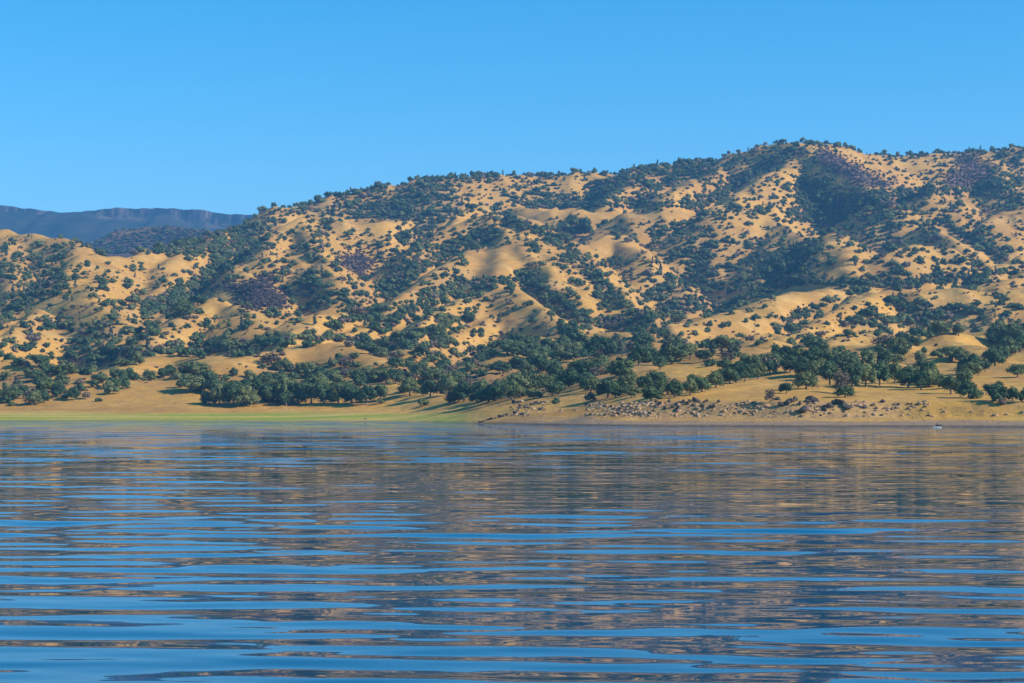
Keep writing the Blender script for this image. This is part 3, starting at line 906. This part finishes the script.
# one object, one mesh per foliage colour joined by material slots
def merged_wood(name, label):
    groups = {}
    for q in rest: groups.setdefault(q['kind'], []).append(q)
    vs, f3s, fqs, lfs, tn, mi3, miq = [], [], [], [], [], [], []
    mats = [M_OAK, M_DARK, M_PINE, M_DRY]
    off = 0
    for q in rest:
        k = q['kind']; v, f3, fq, lf = FARP[('tall_' if q.get('tall') else '') + k][rs.randrange(4)]
        if q['hp'] < 7 and not q.get('tall'): fq = fq[:90]
        a = rs.uniform(0, 6.28); ca, sa = math.cos(a), math.sin(a)
        wd = q['h'] * q['w']; m = np.empty_like(v)
        m[:, 0] = (v[:, 0] * ca - v[:, 1] * sa) * wd + q['x']
        m[:, 1] = (v[:, 0] * sa + v[:, 1] * ca) * wd + q['d']
        m[:, 2] = v[:, 2] * q['h'] + q['z'] - .3
        vs.append(m); f3s.append(f3 + off); fqs.append(fq + off); off += len(v)
        lfs.append(lf); tn.append(np.full(len(v), rs.random()))
        ix = mats.index(KINDS[k]); mi3.append(np.full(len(f3), ix)); miq.append(np.full(len(fq), ix))
    me = np_mesh(name, np.concatenate(vs), [np.concatenate(f3s), np.concatenate(fqs)], mats, False, dict(leaf=np.concatenate(lfs), tint=np.concatenate(tn)))
    me.polygons.foreach_set('material_index', np.concatenate(mi3 + miq).astype(np.int32))
    return tag(link(bpy.data.objects.new(name, me)), label, 'woodland', kind='stuff')


merged_wood('woodland', 'scattered dark oak woodland over the higher slopes and gullies')

# ---- low purple brush on the burnt slopes
BR = []
for r in range(72):
    for c in range(256):
        bv = FBR[r, c]
        if bv <= .12: continue
        for _ in range(int(8.5 * bv + rs.random())):
            px, py = c * 4 + rs.uniform(-1, 5), 140 + r * 4 + rs.uniform(-1, 5)
            d = hit(px, py)
            if d is None: continue
            d = min(d + rs.uniform(-3, 3), 4200); x = world(px, d)
            BR.append(dict(x=x, d=d, z=float(ground(np.array([x]), np.array([d]))[0]), h=rs.uniform(1.2, 2.6) * (1.5 if d > 3300 else 1), w=rs.uniform(1.0, 1.7)))
for r in range(8, 66):
    for c in range(256):
        cv = FINE[r, c]
        if not .2 <= cv <= .8 or rs.random() > .25: continue
        for _ in range(1):
            px, py = c * 4 + rs.uniform(0, 4), 140 + r * 4 + rs.uniform(0, 4)
            d = hit(px, py)
            if d is None or d < 1000: continue
            d += rs.uniform(-3, 3); x = world(px, d)
            BR.append(dict(x=x, d=d, z=float(ground(np.array([x]), np.array([d]))[0]), h=rs.uniform(.7, 1.7), w=rs.uniform(1.0, 1.7)))
BP = []
for j in range(4):
    rng = np.random.default_rng(700 + j)
    v, f3, fq, lf = crown_geo(rng, 'bush', 26, .26)
    BP.append((v, f3[::2], fq, lf))
me = merge('brush', BR, lambda q: BP[rs.randrange(4)], M_BRUSH)
tag(link(bpy.data.objects.new('undergrowth', me)), 'purple brown brush covering the steep slopes', 'brush', kind='stuff')
print('TREES', len(TREES), 'BRUSH', len(BR), 'SOLO', len(solo), 'min hp', solo[-1]['hp'])

# ------------------------------------------------------------------ rocks on the right-hand bank
M_RD = simple_mat('dark_rock', (.045, .038, .034), (.11, .088, .07), 1.2)
M_RT = simple_mat('tan_rock', (.30, .18, .10), (.44, .28, .15), 1.0)
M_RG = simple_mat('pale_rock', (.30, .22, .155), (.40, .30, .21), 1.0)
import bmesh


def rock_mesh(name, seed, mat):
    rng = np.random.default_rng(seed)
    bm = bmesh.new(); bmesh.ops.create_icosphere(bm, subdivisions=3, radius=1)
    v = np.array([q.co[:] for q in bm.verts]); f = np.array([[q.index for q in fa.verts] for fa in bm.faces]); bm.free()
    for _ in range(11):      # plane cuts give broken faces
        nrm = rng.normal(size=3); nrm /= np.linalg.norm(nrm); h = rng.uniform(.38, .8)
        dd = v @ nrm
        v = v - np.clip(dd - h, 0, None)[:, None] * nrm * .92
    v += .05 * rng.normal(size=v.shape)
    v *= np.array([rng.uniform(.8, 1.2), rng.uniform(.7, 1.1), rng.uniform(.6, .95)])
    return np_mesh(name, v, f, [mat], False)


RM = {k: [rock_mesh(k, 40 + i + 10 * j, m) for i in range(4)] for j, (k, m) in enumerate((('dark_boulder', M_RD), ('tan_boulder', M_RT), ('pale_boulder', M_RG)))}
BOUL = []
rr = random.Random(9)
for (a, b2, y0, y1, n, kk, sa, sb, where) in [
        (510, 545, 403, 416, 18, 'dark_boulder', 2.8, 5.0, 'at the tip of the rocky point'),
        (514, 548, 402, 416, 8, 'pale_boulder', 2.0, 3.6, 'at the tip of the rocky point'),
        (588, 640, 404, 415, 12, 'tan_boulder', 2.2, 4.4, 'on the orange rubble bank'),
        (590, 640, 405, 415, 5, 'dark_boulder', 1.8, 3.4, 'on the orange rubble bank'),
        (655, 722, 401, 412, 16, 'dark_boulder', 3.2, 6.0, 'among slabs and filled-in shadow on the cut bank'),  # dark slabs at right; left ones added where the bank lies in shadow
        (690, 770, 406, 415, 9, 'tan_boulder', 2.0, 4.2, 'among slabs and filled-in shadow on the cut bank'),
        (776, 850, 400, 413, 20, 'dark_boulder', 4.0, 8.0, 'on the bank below the big grove'),
        (776, 830, 403, 415, 8, 'pale_boulder', 2.2, 4.6, 'on the bank below the big grove'),
        (820, 905, 407, 416, 14, 'tan_boulder', 1.6, 4.0, 'on the yellow bank right of the dark boulders'),
        (478, 520, 0, 0, 11, 'dark_boulder', 2.4, 3.8, 'added for the shadowed lip of the rocky point'),  # row added to draw the bank lip's shadow as dark stones
        (882, 883, 403.5, 404, 1, 'dark_boulder', 5.5, 5.6, 'alone on the yellow grass bank')]:
    grp = []
    for i in range(n):
        px = a + (b2 - a) * (i + rr.uniform(.1, .9)) / n; py = rr.uniform(y0, y1) if y0 else 423.5 - (px - 478) * .27; d = hit(px, py)
        if d is None: continue
        grp.append((px, d, rr.uniform(sa, sb)))
    for i, (px, d, sp) in enumerate(grp):
        look = {'dark_boulder': 'dark', 'tan_boulder': 'tan', 'pale_boulder': 'pale grey'}[kk]
        if len(grp) == 1: lab = f'large {look} boulder {where}'
        elif i == 0: lab = f'leftmost {look} boulder {where}'
        elif i == len(grp) - 1: lab = f'rightmost {look} boulder {where}'
        else: lab = f'{look} boulder, {ORD[i]} from left, {where}'
        o = link(bpy.data.objects.new(kk, RM[kk][i % 4])); x = world(px, d); rad = sp * d / F * .8
        o.location = (x, d, float(ground(np.array([x]), np.array([d]))[0]) + rad * .25)
        o.rotation_euler = (rr.uniform(-.3, .3), rr.uniform(-.3, .3), rr.uniform(0, 6.28)); o.scale = (rad * rr.uniform(.75, 1.5), rad * rr.uniform(.8, 1.2), rad * rr.uniform(.6, 1.05))
        tag(o, lab, 'boulder', 'boulders along the rocky shore bank')
        BOUL.append(o)
d = hit(366, 419.2); o = link(bpy.data.objects.new('pale_boulder', RM['pale_boulder'][0])); x = world(366, d)
o.location = (x, d, float(ground(np.array([x]), np.array([d]))[0]) + .2); o.scale = (1.0, .5, .45)
tag(o, 'small pale rock at the waterline of the green beach strip', 'rock')
# rubble: uncountable small stones
sv, sf, off = [], [], 0
base_v, base_f = lumpy(np.random.default_rng(3), 1, (0, 0, 0), (1, 1, .7), .25)
si = []
for _ in range(4200):
    u = rr.random()
    if u < .5: px, py = rr.uniform(508, 930), rr.uniform(402, 417)
    elif u < .75: px, py = rr.uniform(582, 660), rr.uniform(403, 417)
    else: px, py = rr.uniform(470, 1024), rr.uniform(414, 424)
    d = hit(px, py)
    if d is None: continue
    d += rr.uniform(-2, 2); x = world(px, d); z = float(ground(np.array([x]), np.array([d]))[0])
    if z > 9 or z < .1: continue
    if 545 < px < 586 and rr.random() < .85: continue
    pn = float(perlin(np.array([x / 9.0]), np.array([z / 2.5 + 3]), 71)[0])
    if py < 415 and pn < rr.uniform(-.25, .45) - (.2 if 586 < px < 650 else 0): continue
    s_r = .14 + .7 * rr.random() ** 3 if py < 416 else rr.uniform(.08, .22); a = rr.uniform(0, 6.28)
    R = np.array([[math.cos(a), -math.sin(a), 0], [math.sin(a), math.cos(a), 0], [0, 0, 1]])
    sv.append(base_v @ R.T * s_r * np.array([rr.uniform(.8, 1.5), 1, 1]) + np.array([x, d, z])); sf.append(base_f + off); off += len(base_v)
    si.append(np.full(len(base_f), rr.choice([0, 0, 1, 1, 1, 2])))
me = np_mesh('rubble', np.concatenate(sv), np.concatenate(sf), [M_RD, M_RT, M_RG]); me.polygons.foreach_set('material_index', np.concatenate(si).astype(np.int32))
tag(link(bpy.data.objects.new('rubble', me)), 'loose orange and grey stones along the shore bank', 'rubble', kind='stuff')

# ------------------------------------------------------------------ small boat with two people
M_HULL = simple_mat('half_shaded_white_hull', (.50, .51, .52), (.62, .62, .60), 1.0, .35, .5)  # white hull greyed: half-shadow put into its colour
M_BLACK = simple_mat('black_cowl', (.012, .012, .014), (.025, .025, .03), 3.0, .4, .5)
M_CLOTH = simple_mat('dark_cloth', (.02, .025, .04), (.04, .045, .06), 6.0)
M_SKIN = simple_mat('skin', (.42, .25, .17), (.48, .29, .20), 6.0, .6)
M_WOOD = simple_mat('thwart_wood', (.30, .20, .11), (.38, .27, .16), 4.0)
BX, BY = world(937, 482), 482.0
boat = tag(link(bpy.data.objects.new('small_boat', None)), 'small white boat with black outboard motor floating off the right shore', 'boat')
boat.location = (BX, BY, 0); boat.rotation_euler = (0, 0, math.radians(214))


def loft_boat():
    bm = bmesh.new(); rings = []
    for i in range(13):
        u = i / 12; yb = -1.15 + 2.45 * u
        hw = .66 * (1 - max(0, (u - .45) / .55) ** 2.2) + .02; sh = .27 + .16 * u ** 2
        ring = []
        for k in range(9):
            a = k / 8 * 2 - 1
            ring.append(bm.verts.new((yb, hw * math.copysign(abs(a) ** .75, a), -.16 * (1 - u * .4) + (sh + .16) * abs(a) ** 3)))
        for k in range(9):       # inner skin
            a = 1 - k / 8 * 2
            ring.append(bm.verts.new((yb * .97, hw * .90 * math.copysign(abs(a) ** .75, a), -.08 + (sh + .06) * abs(a) ** 3)))
        rings.append(ring)
    for r0, r1 in zip(rings[:-1], rings[1:]):
        for k in range(18):
            k2 = (k + 1) % 18
            bm.faces.new((r0[k], r0[k2], r1[k2], r1[k]))
    tr = rings[0]
    bm.faces.new(tr[:9][::-1]); bm.faces.new(rings[-1][:9])
    bmesh.ops.recalc_face_normals(bm, faces=bm.faces)
    me = bpy.data.meshes.new('hull'); bm.to_mesh(me); bm.free(); me.materials.append(M_HULL)
    return me


def boxes(name, specs, mat, bev=.02):
    bm = bmesh.new()
    for (cx, cy, cz, sx, sy, sz) in specs:
        r_ = bmesh.ops.create_cube(bm, size=1)
        for v in r_['verts']: v.co = (cx + v.co.x * sx, cy + v.co.y * sy, cz + v.co.z * sz)
    bmesh.ops.bevel(bm, geom=bm.edges[:], offset=bev, segments=2, affect='EDGES')
    me = bpy.data.meshes.new(name); bm.to_mesh(me); bm.free(); me.materials.append(mat)
    return me


link(bpy.data.objects.new('hull', loft_boat()), boat)
link(bpy.data.objects.new('seat', boxes('seat', [(-.60, 0, .22, .26, 1.06, .05)], M_WOOD)), boat)
link(bpy.data.objects.new('seat', boxes('seat', [(.28, 0, .24, .26, 1.0, .05)], M_WOOD)), boat)
mot = link(bpy.data.objects.new('outboard_motor', boxes('outboard_motor', [(-1.32, 0, .72, .36, .30, .46), (-1.28, 0, .25, .14, .14, .62)], M_BLACK, .05)), boat)
link(bpy.data.objects.new('tiller', boxes('tiller', [(-.96, .05, .66, .46, .05, .05)], M_BLACK, .015)), mot)


def person(loc, rz, label, bend):
    """seated figure grown from a jointed skeleton; +X is forward, seat at z=0"""
    hip = Vector((0, 0, .10)); chest = Vector((.10 * bend, 0, .48)); neck = Vector((.15 * bend, 0, .60)); head = Vector((.19 * bend + .02, 0, .76))
    vs = [hip, Vector((.05 * bend, 0, .28)), chest, neck]; rad = [.15, .14, .16, .06]; ed = [(0, 1), (1, 2), (2, 3)]

    def chain(start, pts, rs_):
        p = start
        for q, r0 in zip(pts, rs_):
            vs.append(Vector(q)); rad.append(r0); ed.append((p, len(vs) - 1)); p = len(vs) - 1
    for sgn in (1, -1):
        chain(2, [(chest.x, .19 * sgn, .50), (chest.x + .12, .26 * sgn, .28), (chest.x + .34, .18 * sgn, .20), (chest.x + .42, .17 * sgn, .19)], [.075, .052, .04, .035])
        chain(0, [(.08, .10 * sgn, .08), (.42, .14 * sgn, .12), (.44, .14 * sgn, -.20), (.54, .14 * sgn, -.24)], [.10, .075, .055, .045])
    vs.append(Vector((head.x, 0, head.z - .06))); rad.append(.075); ed.append((3, len(vs) - 1))
    vs.append(Vector((head.x + .01, 0, head.z + .07))); rad.append(.085); ed.append((len(vs) - 2, len(vs) - 1))
    me = bpy.data.meshes.new('person'); me.from_pydata([v[:] for v in vs], ed, []); me.materials.append(M_CLOTH)
    o = link(bpy.data.objects.new('person', me))
    bm = bmesh.new(); bm.from_mesh(me); sl = bm.verts.layers.skin.verify()
    for v, r0 in zip(bm.verts, rad): v[sl].radius = (r0, r0); v[sl].use_root = v.index == 0
    bm.to_mesh(me); bm.free()
    o.modifiers.new('skin', 'SKIN'); sb = o.modifiers.new('sub', 'SUBSURF'); sb.levels = sb.render_levels = 1
    bpy.context.view_layer.update()
    dg = bpy.context.evaluated_depsgraph_get()
    m2 = bpy.data.meshes.new_from_object(o.evaluated_get(dg)); o.modifiers.clear(); o.data = m2
    m2.materials.clear(); m2.materials.append(M_CLOTH); m2.materials.append(M_SKIN)
    for f in m2.polygons:
        f.use_smooth = True; f.material_index = 1 if f.center.z > neck.z + .03 else 0
    hv, hf_ = lumpy(np.random.default_rng(8), 2, (head.x + .005, 0, head.z + .07), (.115, .10, .085), .05)
    link(bpy.data.objects.new('cap', np_mesh('cap', hv, hf_, [M_BLACK], True)), o)
    nv, nf = lumpy(np.random.default_rng(9), 1, (head.x + .10, 0, head.z - .01), (.025, .018, .03), .0)
    link(bpy.data.objects.new('nose', np_mesh('nose', nv, nf, [M_SKIN], True)), o)
    o.location = loc; o.rotation_euler = (0, 0, rz)
    tag(o, label, 'person')


ca, sa = math.cos(math.radians(214)), math.sin(math.radians(214))
person((BX + ca * .28, BY + sa * .28, .27), math.radians(214 + 180), 'person in dark clothes and cap sitting upright in the bow half of the boat', .4)
person((BX - ca * .58, BY - sa * .58, .25), math.radians(214), 'person in dark clothes leaning forward beside the outboard motor', 1.6)


# ------------------------------------------------------------------ haze
HZ = True
if HZ:
    hv = np.array([(x, y, z) for z in (-13, 860) for y in (-60, 9500) for x in (-3900, 3900)], float)
    hf = np.array([[0, 2, 3, 1], [4, 5, 7, 6], [0, 1, 5, 4], [2, 6, 7, 3], [0, 4, 6, 2], [1, 3, 7, 5]])
    t = NT('air'); vp = t.n('ShaderNodeVolumePrincipled')
    vp.inputs['Color'].default_value = (.17, .5, 1.0, 1); vp.inputs['Density'].default_value = 1.0e-4; vp.inputs['Anisotropy'].default_value = .2
    t.l(vp.outputs[0], t.out.inputs['Volume'])
    hz = tag(link(bpy.data.objects.new('haze', np_mesh('haze', hv, hf, [t.m]))), 'thin blue summer haze over the lake and hills', 'haze', kind='stuff')

# ------------------------------------------------------------------ sun, sky, camera
SUN_EL, SUN_AZ = math.radians(30), math.radians(109)     # azimuth clockwise from the view direction (+Y)
sd = np.array([math.sin(SUN_AZ) * math.cos(SUN_EL), math.cos(SUN_AZ) * math.cos(SUN_EL), math.sin(SUN_EL)])
L = bpy.data.lights.new('sun', 'SUN'); L.energy = 5.0; L.angle = math.radians(.5); L.color = (1, .90, .74)
so = link(bpy.data.objects.new('sun', L))
from mathutils import Vector
so.rotation_euler = Vector(-sd).to_track_quat('-Z', 'Y').to_euler()

w = bpy.data.worlds.new('World'); SC.world = w; w.use_nodes = True
nt = w.node_tree; nt.nodes.clear()
sky = nt.nodes.new('ShaderNodeTexSky'); sky.sky_type = 'NISHITA'; sky.sun_disc = False
sky.sun_elevation = SUN_EL; sky.sun_rotation = SUN_AZ
sky.altitude = 1500; sky.air_density = .9; sky.dust_density = 0.0; sky.ozone_density = 2.0
hs = nt.nodes.new('ShaderNodeHueSaturation'); hs.inputs['Hue'].default_value = .488; hs.inputs['Saturation'].default_value = 1.46
bg = nt.nodes.new('ShaderNodeBackground'); bg.inputs['Strength'].default_value = .14
ow = nt.nodes.new('ShaderNodeOutputWorld')
nt.links.new(sky.outputs[0], hs.inputs['Color']); nt.links.new(hs.outputs[0], bg.inputs[0]); nt.links.new(bg.outputs[0], ow.inputs[0])

cam = bpy.data.cameras.new('camera'); cam.sensor_width = 36; cam.lens = 36 * F / 1024; cam.shift_y = (HOR - 341.5) / 1024
cam.clip_end = 30000; cam.clip_start = .5
cobj = link(bpy.data.objects.new('camera', cam)); cobj.location = (0, 0, CAMZ); cobj.rotation_euler = (math.pi / 2, 0, 0)
SC.camera = cobj
SC.view_settings.view_transform = 'Standard'; SC.view_settings.look = 'None'; SC.view_settings.exposure = 0.56; SC.view_settings.gamma = 1
SC.view_settings.use_curve_mapping = False
SC.cycles.max_bounces = 6; SC.cycles.volume_bounces = 0; SC.cycles.caustics_reflective = False; SC.cycles.caustics_refractive = False
SC.cycles.use_denoising = True
